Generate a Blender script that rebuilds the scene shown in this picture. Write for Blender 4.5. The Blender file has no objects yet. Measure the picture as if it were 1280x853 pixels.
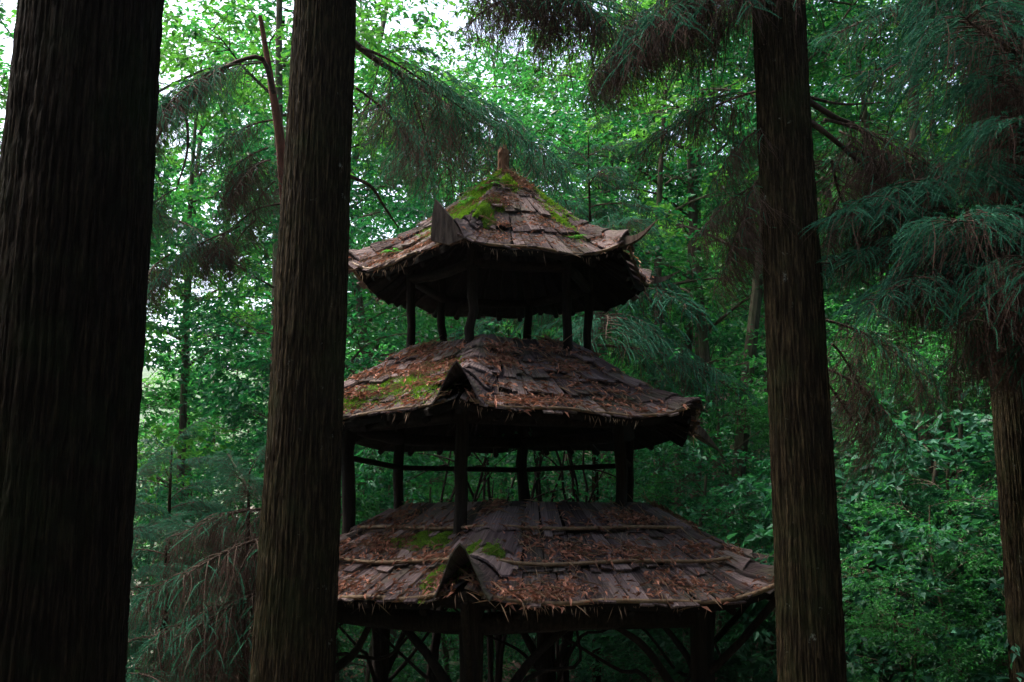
import bpy, math
import numpy as np
from mathutils import Vector, Matrix, Euler

rng = np.random.default_rng(11)
R = math.radians
scene = bpy.context.scene
col = scene.collection

# ------------------------------------------------------------------ camera
EYE = 1.6
PITCH = 10.5
cam_d = bpy.data.cameras.new("camera"); cam = bpy.data.objects.new("camera", cam_d); col.objects.link(cam)
cam.location = (0, 0, EYE); cam.rotation_euler = (R(90 + PITCH), 0, 0)
cam_d.sensor_width = 36; cam_d.lens = 35; cam_d.clip_start = .05; cam_d.clip_end = 3000
scene.camera = cam

# ------------------------------------------------------------------ sky, sun, exposure
SUN_EL, SUN_AZ = 62, 290          # azimuth clockwise from +Y (behind the pagoda, to the left)
world = bpy.data.worlds.new("World"); scene.world = world; world.use_nodes = True
wn = world.node_tree.nodes; wl = world.node_tree.links
bg = wn["Background"]; sky = wn.new("ShaderNodeTexSky"); sky.sky_type = 'NISHITA'
sky.sun_disc = False; sky.sun_elevation = R(SUN_EL); sky.sun_rotation = R(SUN_AZ)
sky.dust_density = 7; sky.air_density = 1.0; sky.ozone_density = 1.0
wl.new(sky.outputs[0], bg.inputs[0]); bg.inputs[1].default_value = .15
sun_d = bpy.data.lights.new("sun", 'SUN'); sun = bpy.data.objects.new("sun", sun_d); col.objects.link(sun)
sun_d.energy = 1.5; sun_d.angle = R(25); sun_d.color = (1, .97, .92)
_a, _e = R(SUN_AZ), R(SUN_EL)
sdir = Vector((math.sin(_a) * math.cos(_e), math.cos(_a) * math.cos(_e), math.sin(_e)))
sun.rotation_euler = sdir.to_track_quat('Z', 'Y').to_euler()
scene.view_settings.view_transform = 'Standard'; scene.view_settings.look = 'None'
scene.view_settings.exposure = 2.25; scene.view_settings.gamma = 1.0
scene.cycles.max_bounces = 6; scene.cycles.diffuse_bounces = 3; scene.cycles.transmission_bounces = 4

# ------------------------------------------------------------------ helpers
FPX = 1280 * 35 / 36
TH = R(PITCH)
def at(px, py, Y):
    """world point seen at photo pixel (px, py) at distance Y in front of the camera"""
    u = (px - 640) / FPX; v = (426.5 - py) / FPX
    k = Y / (math.cos(TH) - math.sin(TH) * v)
    return np.array([u * k, Y, EYE + k * (math.sin(TH) + math.cos(TH) * v)])

def ss(a, b, x):
    t = np.clip((x - a) / (b - a), 0, 1); return t * t * (3 - 2 * t)
def softplus(x): return np.logaddexp(0, x)

def terr(x, y):
    x = np.asarray(x, float); y = np.asarray(y, float)
    z = -1.15 * ss(1.5, 6.5, y)
    z = z + .9 * ss(1.6, 4.4, x) * ss(-2, 3, y)
    z = z + .42 * .8 * softplus(((x - 2.2) * .8 + (y - 11) * .45) / .8)
    z = z - .22 * softplus(-(x + 3.2))
    z = z + .05 * np.sin(x * 1.3 + .5) * np.cos(y * 1.1) + .03 * np.sin(x * 3.1 + y * 2.3)
    return z

class MB:
    def __init__(s): s.V = []; s.F = []; s.M = []; s.UV = []; s.n = 0
    def add(s, V, F, m=0, uv=None):
        V = np.asarray(V, np.float32).reshape(-1, 3); F = np.asarray(F, np.int32)
        if len(F) == 0: return
        s.V.append(V); s.F.append(F + s.n); s.M.append(np.full(len(F), m, np.int32)); s.n += len(V)
        s.UV.append(np.zeros((len(V), 2), np.float32) if uv is None else np.asarray(uv, np.float32))
    def mesh(s, name, mats, smooth=False):
        me = bpy.data.meshes.new(name)
        V = np.concatenate(s.V)
        me.vertices.add(len(V)); me.vertices.foreach_set("co", V.ravel())
        li = np.concatenate([f.ravel() for f in s.F])
        tot = np.concatenate([np.full(len(f), f.shape[1], np.int32) for f in s.F])
        st = np.concatenate([[0], np.cumsum(tot)[:-1]]).astype(np.int32)
        me.loops.add(len(li)); me.loops.foreach_set("vertex_index", li.astype(np.int32))
        me.polygons.add(len(tot)); me.polygons.foreach_set("loop_start", st)
        try: me.polygons.foreach_set("loop_total", tot)
        except Exception: pass
        me.polygons.foreach_set("material_index", np.concatenate(s.M))
        me.polygons.foreach_set("use_smooth", np.full(len(tot), smooth, bool))
        uv = me.uv_layers.new(name="UVMap"); U = np.concatenate(s.UV)
        uv.data.foreach_set("uv", U[li].ravel())
        for m in mats: me.materials.append(m)
        me.update(calc_edges=True); me.validate()
        return me
    def build(s, name, mats, parent=None, smooth=False):
        if not isinstance(mats, (list, tuple)): mats = [mats]
        return link(name, s.mesh(name, mats, smooth), parent)

def link(name, me, parent=None):
    o = bpy.data.objects.new(name, me); col.objects.link(o)
    if parent is not None: o.parent = parent
    return o
def empty(name, loc=(0, 0, 0), rz=0, sc=1):
    o = bpy.data.objects.new(name, None); col.objects.link(o)
    o.location = loc; o.rotation_euler = (0, 0, rz); o.scale = (sc,) * 3; o.empty_display_size = .2
    return o
def tag(o, label=None, cat=None, group=None, kind=None):
    if label: o["label"] = label
    if cat: o["category"] = cat
    if group: o["group"] = group
    if kind: o["kind"] = kind
    return o
def copy_tree(o, parent=None):
    c = o.copy(); col.objects.link(c)
    if parent is not None: c.parent = parent
    for ch in [k for k in o.children]:
        copy_tree(ch, c)
    return c

def norm(a): return a / np.maximum(np.linalg.norm(a, axis=-1, keepdims=True), 1e-9)

def frames(P):
    T = norm(np.gradient(P, axis=0))
    ref = np.array([.31, .17, .93]) if abs(T[:, 2]).mean() < .8 else np.array([1., .1, 0])
    A = norm(np.cross(T, ref)); B = np.cross(T, A)
    return T, A, B
def tube(mb, P, rad, sides=8, m=0, cap=True, rough=0):
    P = np.asarray(P, float); n = len(P); rad = np.broadcast_to(np.asarray(rad, float), (n,))
    T, A, B = frames(P)
    th = np.linspace(0, 2 * np.pi, sides, endpoint=False)
    rr = rad[:, None] * (1 + rough * rng.normal(size=(n, sides)))
    V = P[:, None] + rr[..., None] * (np.cos(th)[None, :, None] * A[:, None] + np.sin(th)[None, :, None] * B[:, None])
    i = np.arange(n - 1)[:, None] * sides; j = np.arange(sides)[None]; j2 = (j + 1) % sides
    F = np.stack([i + j, i + j2, i + sides + j2, i + sides + j], -1).reshape(-1, 4)
    L = np.concatenate([[0], np.cumsum(np.linalg.norm(np.diff(P, axis=0), axis=1))])
    uv = np.stack([np.broadcast_to(th[None] * rad.mean(), (n, sides)), np.broadcast_to(L[:, None], (n, sides))], -1).reshape(-1, 2)
    mb.add(V.reshape(-1, 3), F, m, uv)
    if cap:
        for k, rev in ((0, True), (n - 1, False)):
            c = P[k]; ring = V[k]
            VV = np.concatenate([ring, c[None]]); f = np.stack([np.arange(sides), (np.arange(sides) + 1) % sides, np.full(sides, sides)], -1)
            mb.add(VV, f[:, ::-1] if rev else f, m)
def bez(pts, n):
    """smooth Catmull-Rom path through the points"""
    P = np.asarray(pts, float); P = np.concatenate([[2 * P[0] - P[1]], P, [2 * P[-1] - P[-2]]])
    out = []; k = len(P) - 3
    for t in np.linspace(0, k - 1e-6, n):
        i = int(t); f = t - i; a, b, c, d = P[i:i + 4]
        out.append(.5 * ((2 * b) + (-a + c) * f + (2 * a - 5 * b + 4 * c - d) * f ** 2 + (-a + 3 * b - 3 * c + d) * f ** 3))
    return np.array(out)

def leaves(mb, pos, d, nrm, L, W, m=0, curl=.12):
    d = norm(d); s = norm(np.cross(nrm, d)); n2 = np.cross(d, s)
    L = np.broadcast_to(L, (len(pos),))[:, None]; W = np.broadcast_to(W, (len(pos),))[:, None]
    a = pos; b = pos + d * L * .42 + s * W * .5 + n2 * L * curl; t = pos + d * L - n2 * L * curl; c = pos + d * L * .42 - s * W * .5 + n2 * L * curl
    V = np.stack([a, b, t, c], 1).reshape(-1, 3)
    i = np.arange(len(pos))[:, None] * 4
    mb.add(V, np.concatenate([i + np.array([[0, 2, 3]]), i + np.array([[0, 1, 2]])]), m)

def rand_dirs(n, up=0.):
    v = rng.normal(size=(n, 3)); v[:, 2] += up; return norm(v)

def strands(mb, base, d, L, K, per, nl, nw, m=0, droop=1.0, spread=.5, core=0):
    """rope-like cedar shoots: needles set all round a drooping axis"""
    N = len(base); d = norm(d); L = np.broadcast_to(L, (N,))
    t = np.linspace(.03, 1, K)
    dr = np.array([0, 0, -1.]) * droop
    if core:
        q = np.linspace(0, 1, 6); C = base[:, None] + d[:, None] * (L[:, None] * q)[..., None] + dr * (L[:, None] * q ** 2 * .5)[..., None]
        C = C + .05 * L[:, None, None] * np.sin(q * 4.)[None, :, None] * rng.normal(size=(N, 1, 3)) * np.array([1, 1, .3])
        tx = norm(d[:, None] + dr * q[None, :, None]); rf_ = norm(rng.normal(size=(N, 1, 3))); A = norm(np.cross(tx, rf_)); B = np.cross(tx, A)
        rad = core * np.array([.5, .9, 1, .95, .75, .15])[None, :, None] * rng.uniform(.7, 1.3, (N, 1, 1))
        ring = np.stack([C + rad * (math.cos(a) * A + math.sin(a) * B) for a in (0, 2.094, 4.189)], 2)     # N,6,3,3
        i0 = np.arange(N)[:, None, None] * 18 + np.arange(5)[None, :, None] * 3; jj = np.arange(3)[None, None]; j2 = (jj + 1) % 3
        mb.add(ring.reshape(-1, 3), np.stack([i0 + jj, i0 + j2, i0 + 3 + j2, i0 + 3 + jj], -1).reshape(-1, 4), m)
    P = base[:, None] + d[:, None] * (L[:, None] * t)[..., None] + dr * (L[:, None] * t ** 2 * .5)[..., None]
    ax = norm(d[:, None] + dr * t[None, :, None])
    P = np.repeat(P[:, :, None], per, 2).reshape(-1, 3); ax = np.repeat(ax[:, :, None], per, 2).reshape(-1, 3)
    rd = norm(np.cross(ax, rand_dirs(len(P))))
    nd = norm(ax + rd * (spread + .3 * rng.random((len(P), 1))))
    sd = norm(np.cross(nd, rand_dirs(len(P)))) * nw * .5
    l = nl * (.7 + .6 * rng.random((len(P), 1)))
    V = np.stack([P - sd, P + sd, P + nd * l], 1).reshape(-1, 3)
    mb.add(V, np.arange(len(V)).reshape(-1, 3), m)

# ------------------------------------------------------------------ materials
def mat(name):
    m = bpy.data.materials.new(name); m.use_nodes = True
    nt = m.node_tree; nt.nodes.clear()
    return m, nt, nt.nodes, nt.links
def ramp(N, stops):
    r = N.new("ShaderNodeValToRGB"); e = r.color_ramp.elements
    while len(e) < len(stops): e.new(.5)
    for k, (p, c) in zip(e, stops): k.position = p; k.color = (*c, 1)
    return r
def leaf_mat(name, c0, c1, trans=.45, tint=(1.35, 1.75, .85), rough=.42, spec=.35, patch=.35):
    m, nt, N, Lk = mat(name)
    g = N.new("ShaderNodeNewGeometry"); tc = N.new("ShaderNodeTexCoord")
    nz = N.new("ShaderNodeTexNoise"); nz.inputs["Scale"].default_value = .9; nz.inputs["Detail"].default_value = 1
    Lk.new(tc.outputs["Object"], nz.inputs["Vector"])
    oi = N.new("ShaderNodeObjectInfo")
    ad = N.new("ShaderNodeMath"); ad.operation = 'MULTIPLY_ADD'; ad.inputs[1].default_value = patch; 
    Lk.new(nz.outputs[0], ad.inputs[0]); 
    ad2 = N.new("ShaderNodeMath"); ad2.operation = 'MULTIPLY_ADD'; ad2.inputs[1].default_value = 1 - patch
    Lk.new(g.outputs["Random Per Island"], ad2.inputs[0]); ad2.inputs[2].default_value = 0
    Lk.new(ad2.outputs[0], ad.inputs[2])
    r = ramp(N, [(.05, c0), (.95, c1)]); Lk.new(ad.outputs[0], r.inputs[0])
    p = N.new("ShaderNodeBsdfPrincipled"); Lk.new(r.outputs[0], p.inputs["Base Color"])
    p.inputs["Roughness"].default_value = rough; p.inputs["Specular IOR Level"].default_value = spec
    t = N.new("ShaderNodeBsdfTranslucent")
    mx = N.new("ShaderNodeMix"); mx.data_type = 'RGBA'; mx.blend_type = 'MULTIPLY'; mx.inputs[0].default_value = 1
    Lk.new(r.outputs[0], mx.inputs[6]); mx.inputs[7].default_value = (*tint, 1); Lk.new(mx.outputs[2], t.inputs[0])
    ms = N.new("ShaderNodeMixShader"); ms.inputs[0].default_value = trans
    Lk.new(p.outputs[0], ms.inputs[1]); Lk.new(t.outputs[0], ms.inputs[2])
    o = N.new("ShaderNodeOutputMaterial"); Lk.new(ms.outputs[0], o.inputs[0])
    return m

def wood_mat(name, stops, scale=(30, 30, 1.6), use_uv=False, bump=.5, dist=.02, rough=.9, green=0., gcol=(.035, .07, .02), island=False, spec=.15, gscale=1.3, pale=None):
    m, nt, N, Lk = mat(name)
    tc = N.new("ShaderNodeTexCoord"); mp = N.new("ShaderNodeMapping"); mp.inputs["Scale"].default_value = scale
    Lk.new(tc.outputs["UV" if use_uv else "Object"], mp.inputs[0])
    n1 = N.new("ShaderNodeTexNoise"); n1.inputs["Scale"].default_value = 1; n1.inputs["Detail"].default_value = 6; n1.inputs["Roughness"].default_value = .65
    Lk.new(mp.outputs[0], n1.inputs["Vector"])
    f = n1.outputs[0]
    if island:
        g = N.new("ShaderNodeNewGeometry"); a = N.new("ShaderNodeMath"); a.operation = 'MULTIPLY_ADD'
        Lk.new(g.outputs["Random Per Island"], a.inputs[0]); a.inputs[1].default_value = .38
        b = N.new("ShaderNodeMath"); b.operation = 'MULTIPLY_ADD'; b.inputs[1].default_value = .9; b.inputs[2].default_value = -.12
        Lk.new(f, b.inputs[0]); Lk.new(b.outputs[0], a.inputs[2]); f2 = a.outputs[0]
    else: f2 = f
    r = ramp(N, stops); Lk.new(f2, r.inputs[0]); c = r.outputs[0]
    def over(c, scale, lo, hi, amount, colr, det=4):
        n2 = N.new("ShaderNodeTexNoise"); n2.inputs["Scale"].default_value = scale; n2.inputs["Detail"].default_value = det; n2.inputs["Roughness"].default_value = .7
        Lk.new(tc.outputs["Object"], n2.inputs["Vector"])
        r2 = ramp(N, [(lo, (0, 0, 0)), (hi, (amount,) * 3)]); Lk.new(n2.outputs[0], r2.inputs[0])
        mx = N.new("ShaderNodeMix"); mx.data_type = 'RGBA'; Lk.new(r2.outputs[0], mx.inputs[0]); Lk.new(c, mx.inputs[6]); mx.inputs[7].default_value = (*colr, 1)
        return mx.outputs[2]
    if green: c = over(c, gscale, .48, .68, green, gcol)
    if pale: c = over(c, pale[0], .66, .72, pale[1], pale[2], 5)
    p = N.new("ShaderNodeBsdfPrincipled"); Lk.new(c, p.inputs["Base Color"]); p.inputs["Roughness"].default_value = rough; p.inputs["Specular IOR Level"].default_value = spec
    b = N.new("ShaderNodeBump"); b.inputs["Strength"].default_value = bump; b.inputs["Distance"].default_value = dist
    Lk.new(f, b.inputs["Height"]); Lk.new(b.outputs[0], p.inputs["Normal"])
    o = N.new("ShaderNodeOutputMaterial"); Lk.new(p.outputs[0], o.inputs[0])
    return m

M = {}
M['bark'] = wood_mat("cedar_bark", [(.3, (.004, .003, .0015)), (.5, (.016, .0115, .006)), (.72, (.075, .054, .028))], scale=(70, 70, 5), bump=1.0, dist=.03, green=.45, gcol=(.026, .034, .012), spec=.06, gscale=2.2, pale=(9, .6, (.22, .24, .20)))
M['shadebark'] = wood_mat("shaded_cedar_bark", [(.3, (.003, .0022, .0015)), (.5, (.009, .0065, .0045)), (.72, (.036, .025, .016))], scale=(70, 70, 5), bump=1.0, dist=.03, green=.4, gcol=(.016, .026, .009), gscale=2.2, spec=.06)  # copy of the cedar bark with the left trunk's shade put into its colours
M['wood'] = wood_mat("branch_wood", [(.3, (.02, .014, .01)), (.7, (.085, .058, .042))], scale=(30, 30, 30), bump=.4)
M['redwood'] = wood_mat("reddish_dead_wood", [(.3, (.05, .022, .015)), (.7, (.17, .075, .05))], scale=(30, 30, 6), bump=.4)
M['palebark'] = wood_mat("broadleaf_bark", [(.3, (.028, .022, .016)), (.7, (.105, .085, .062))], scale=(14, 14, 4), bump=.5, green=.6, gcol=(.04, .075, .025))
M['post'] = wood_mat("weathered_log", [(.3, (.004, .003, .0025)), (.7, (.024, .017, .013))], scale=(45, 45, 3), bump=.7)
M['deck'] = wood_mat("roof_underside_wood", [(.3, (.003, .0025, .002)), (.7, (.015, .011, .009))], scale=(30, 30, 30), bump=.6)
M['shingle'] = wood_mat("bark_shingle", [(.2, (.024, .016, .016)), (.45, (.080, .056, .056)), (.8, (.24, .18, .175))], scale=(75, 2.2, 1), use_uv=True, bump=1.0, dist=.03, island=True, green=.35, gcol=(.045, .075, .02), gscale=2.6)
M['bamboo'] = wood_mat("weathered_bamboo", [(.3, (.07, .045, .026)), (.7, (.20, .135, .08))], scale=(20, 20, 20), bump=.2, rough=.6)
M['horn'] = wood_mat("dark_board", [(.3, (.03, .021, .017)), (.7, (.15, .108, .085))], scale=(40, 40, 6), bump=.6)
M['stump'] = wood_mat("finial_wood", [(.3, (.09, .045, .025)), (.7, (.26, .14, .085))], scale=(40, 40, 4), bump=.6)
M['green'] = leaf_mat("cedar_needles", (.016, .066, .052), (.045, .170, .100), .30, (1.2, 1.5, 1.0), .75, .08)
M['brown'] = leaf_mat("dead_cedar_needles", (.018, .012, .010), (.110, .070, .053), .18, (1.2, 1., .8), .8, .1)
M['leafA'] = leaf_mat("broad_leaf", (.012, .072, .026), (.048, .205, .066), .5)
M['leafB'] = leaf_mat("yellowgreen_leaf", (.026, .105, .024), (.115, .27, .060), .5)
M['leafC'] = leaf_mat("deep_green_leaf", (.005, .042, .024), (.024, .145, .066), .4, rough=.45, spec=.25)
M['leafD'] = leaf_mat("glossy_shrub_leaf", (.005, .034, .024), (.045, .17, .10), .35, rough=.5, spec=.18)
M['fern'] = leaf_mat("fern_frond", (.03, .11, .03), (.08, .22, .055), .45)
M['moss'] = leaf_mat("moss_blade", (.05, .11, .012), (.19, .30, .035), .35)
M['litter'] = leaf_mat("fallen_leaf", (.050, .022, .015), (.42, .20, .135), .15, (1.2, 1, .8), .7, .15, patch=.2)
M['straw'] = leaf_mat("dry_straw", (.12, .07, .045), (.34, .24, .16), .1, (1, 1, 1), .8, .1)

def ground_mat():
    m, nt, N, Lk = mat("forest_floor")
    tc = N.new("ShaderNodeTexCoord"); n = N.new("ShaderNodeTexNoise"); n.inputs["Scale"].default_value = 9; n.inputs["Detail"].default_value = 8
    Lk.new(tc.outputs["Object"], n.inputs["Vector"])
    r = ramp(N, [(.3, (.025, .016, .011)), (.55, (.07, .042, .028)), (.75, (.13, .085, .055))]); Lk.new(n.outputs[0], r.inputs[0])
    n2 = N.new("ShaderNodeTexNoise"); n2.inputs["Scale"].default_value = .7; n2.inputs["Detail"].default_value = 5; Lk.new(tc.outputs["Object"], n2.inputs["Vector"])
    r2 = ramp(N, [(.45, (0, 0, 0)), (.62, (1, 1, 1))]); Lk.new(n2.outputs[0], r2.inputs[0])
    mx = N.new("ShaderNodeMix"); mx.data_type = 'RGBA'; Lk.new(r2.outputs[0], mx.inputs[0]); Lk.new(r.outputs[0], mx.inputs[6]); mx.inputs[7].default_value = (.02, .05, .018, 1)
    p = N.new("ShaderNodeBsdfPrincipled"); p.inputs["Roughness"].default_value = .95; Lk.new(mx.outputs[2], p.inputs["Base Color"])
    b = N.new("ShaderNodeBump"); b.inputs["Strength"].default_value = .8; b.inputs["Distance"].default_value = .05; Lk.new(n.outputs[0], b.inputs["Height"]); Lk.new(b.outputs[0], p.inputs["Normal"])
    o = N.new("ShaderNodeOutputMaterial"); Lk.new(p.outputs[0], o.inputs[0]); return m
M['ground'] = ground_mat()
def hill_mat():
    m, nt, N, Lk = mat("wooded_hill")
    tc = N.new("ShaderNodeTexCoord"); n = N.new("ShaderNodeTexNoise"); n.inputs["Scale"].default_value = .12; n.inputs["Detail"].default_value = 8
    Lk.new(tc.outputs["Object"], n.inputs["Vector"])
    r = ramp(N, [(.35, (.03, .06, .03)), (.65, (.08, .13, .06))]); Lk.new(n.outputs[0], r.inputs[0])
    p = N.new("ShaderNodeBsdfPrincipled"); p.inputs["Roughness"].default_value = .95; Lk.new(r.outputs[0], p.inputs["Base Color"])
    b = N.new("ShaderNodeBump"); b.inputs["Distance"].default_value = 3; Lk.new(n.outputs[0], b.inputs["Height"]); Lk.new(b.outputs[0], p.inputs["Normal"])
    o = N.new("ShaderNodeOutputMaterial"); Lk.new(p.outputs[0], o.inputs[0]); return m
M['hill'] = hill_mat()

# ------------------------------------------------------------------ ground and far hill
def grid_sheet(name, xs, ys, zf, m):
    X, Y = np.meshgrid(xs, ys); Z = zf(X, Y); nx, ny = len(xs), len(ys)
    V = np.stack([X, Y, Z], -1).reshape(-1, 3)
    i = np.arange(ny - 1)[:, None] * nx; j = np.arange(nx - 1)[None]
    F = np.stack([i + j, i + j + 1, i + nx + j + 1, i + nx + j], -1).reshape(-1, 4)
    mb = MB(); mb.add(V, F, 0); return mb.build(name, m, smooth=True)
gx = np.concatenate([np.linspace(-260, -22, 40), np.arange(-20, 22, .3), np.linspace(23, 200, 40)])
gy = np.concatenate([np.linspace(-60, -5, 12), np.arange(-4, 32, .3), np.linspace(33, 330, 60)])
def terr_far(x, y):
    z = terr(x, y)
    return 26 * np.tanh(z / 26)
tag(grid_sheet("ground", gx, gy, terr_far, M['ground']), "forest floor of brown leaf litter and patchy green sloping up to the right", kind='structure')
def hill_z(x, y):
    return -24 + 78 * np.exp(-((x + 95) / 150) ** 2 - ((y - 330) / 90) ** 2) + 3 * np.sin(x * .11) * np.cos(y * .07)
tag(grid_sheet("hill", np.linspace(-420, 240, 80), np.linspace(215, 520, 40), hill_z, M['hill']), "pale blue wooded hill far off in the left gap", kind='structure')

# ------------------------------------------------------------------ pagoda
PC = np.array([-.05, 9.0, 0.0])
pag = empty("pagoda", (PC[0], PC[1], -1.15))
tag(pag, "three tiered hexagonal rustic wooden pagoda with mossy bark shingle roofs", "pagoda")
ROT0 = -13.0                    # corner nearest to the camera, degrees from straight at the camera
OFF = np.array([-PC[0], -PC[1], 1.15])   # world -> pagoda local
def corner_dir(k, rot):
    a = R(rot + 60 * k)         # k=0 nearest, then to the right
    return np.array([math.sin(a), -math.cos(a), 0.])

class Roof:
    def __init__(s, R0, R1, z0, z1, rot, cx, lift, conc):
        s.R0, s.R1, s.z0, s.z1, s.rot, s.c, s.lift, s.conc = R0, R1, z0 + EYE, z1 + EYE, rot, np.array([cx, PC[1], 0.]), lift, conc
    def pt(s, k, u, t):
        """point on face k; u 0..1 along the eave, t 0 top .. 1 eave (t may run past 1)"""
        u = np.asarray(u, float); t = np.asarray(t, float)
        d0, d1 = corner_dir(k, s.rot), corner_dir(k + 1, s.rot)
        r = s.R0 + (s.R1 - s.R0) * t
        d = d0 * (1 - u)[..., None] + d1 * u[..., None]
        tt = np.clip(t, 0, 1.1)
        z = s.z0 + (s.z1 - s.z0) * ((1 + s.conc) * tt - s.conc * tt ** 2)
        z = z + s.lift * np.abs(2 * u - 1) ** 3.5 * np.clip(t, 0, 1.1) ** 3
        P = s.c + d * r[..., None]; P[..., 2] += z
        P[..., 2] += .018 * np.sin(u * 9 + k * 2.1 + t * 4) * t
        return P
    def nrm(s, k, u, t):
        e = 1e-3; a = s.pt(k, u + e, t) - s.pt(k, u - e, t); b = s.pt(k, u, t + e) - s.pt(k, u, t - e)
        n = norm(np.cross(a, b)); n[n[..., 2] < 0] *= -1; return n

ROOFS = {
    'top': Roof(.06, 1.45, 3.26, 2.14, -15.5, -.06, .13, .18),
    'mid': Roof(.74, 2.00, 1.56, .78, -7.5, -.13, .10, .16),
    'low': Roof(1.15, 2.45, .17, -.57, -12.5, .20, .15, .10),
}
COURSES = {'top': 4, 'mid': 4, 'low': 3}

def build_roof(key):
    rf = ROOFS[key]; nc = COURSES[key]; mb = MB()
    # sheathing
    U, Tt = np.meshgrid(np.linspace(0, 1, 25), np.linspace(0, .955, 10))
    for k in range(6):
        top = rf.pt(k, U, Tt); bot = top.copy(); bot[..., 2] -= .05
        n1, n2 = U.shape; i = np.arange(n1 - 1)[:, None] * n2; j = np.arange(n2 - 1)[None]
        F = np.stack([i + j, i + j + 1, i + n2 + j + 1, i + n2 + j], -1).reshape(-1, 4)
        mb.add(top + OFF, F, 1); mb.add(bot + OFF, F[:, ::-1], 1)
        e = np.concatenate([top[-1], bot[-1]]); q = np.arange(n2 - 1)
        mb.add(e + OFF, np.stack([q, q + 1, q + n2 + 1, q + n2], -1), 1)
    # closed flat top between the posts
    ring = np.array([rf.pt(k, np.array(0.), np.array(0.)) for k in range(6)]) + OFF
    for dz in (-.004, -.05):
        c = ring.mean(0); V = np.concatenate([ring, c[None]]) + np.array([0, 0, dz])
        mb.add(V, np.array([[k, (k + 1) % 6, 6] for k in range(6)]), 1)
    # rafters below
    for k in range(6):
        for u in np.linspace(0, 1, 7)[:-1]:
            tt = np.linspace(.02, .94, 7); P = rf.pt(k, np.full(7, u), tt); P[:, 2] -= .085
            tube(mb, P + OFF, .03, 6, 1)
    # bark slabs, course over course
    slope = math.hypot(rf.R1 - rf.R0, rf.z1 - rf.z0)
    for k in range(6):
        for j in range(nc - 1, -1, -1):
            t0 = j / nc; t1 = (j + 1) / nc
            width = rf.R0 + (rf.R1 - rf.R0) * (t0 + t1) / 2
            u = 0.0
            while u < 1:
                w = rng.uniform(.05, .15) / max(width, .2); u1 = min(1.0, u + w)
                if 1 - u1 < .05 / width: u1 = 1.0
                ov = .10 / slope
                ta = max(0, t0 - ov * rng.uniform(.4, 1.2)); tb = t1 + (rng.uniform(-.03, .03) if j == nc - 1 else rng.uniform(-.05, .07))
                sk = rng.normal(0, .012 / width)
                g = .004 / width
                us = np.array([[u + g + 0 * sk, u1 - g], [u + g + sk * .5, u1 - g + sk * .5], [u + g + sk, u1 - g + sk]])
                us = np.clip(us, 0, 1)
                ts = np.array([[ta, ta], [(ta + tb) / 2] * 2, [tb + rng.normal(0, .006), tb + rng.normal(0, .006)]])
                Pp = rf.pt(k, us, ts); Nn = rf.nrm(k, np.clip(us, .01, .99), np.clip(ts, .01, 1))
                lf = rng.uniform(.010, .040); hts = np.array([[.008, .008], [.012 + lf * .4] * 2, [.016 + lf, .016 + lf + rng.normal(0, .008)]])
                th = rng.uniform(.008, .018)
                A = Pp + Nn * hts[..., None]; B = A + Nn * th
                # curl of the bark across the slab
                V = np.concatenate([A.reshape(-1, 3), B.reshape(-1, 3)]) + OFF
                F = np.array([[6, 7, 9, 8], [8, 9, 11, 10], [1, 0, 2, 3], [3, 2, 4, 5], [4, 10, 11, 5], [0, 1, 7, 6], [0, 6, 8, 2], [2, 8, 10, 4], [1, 3, 9, 7], [3, 5, 11, 9]])
                o = rng.uniform(0, 50, 2); uw = np.stack([us * width, ts * slope], -1).reshape(-1, 2) + o
                mb.add(V, F, 0, np.concatenate([uw, uw]))
                u = u1
    return mb.build("roof", [M['shingle'], M['deck']], pag)

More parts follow.
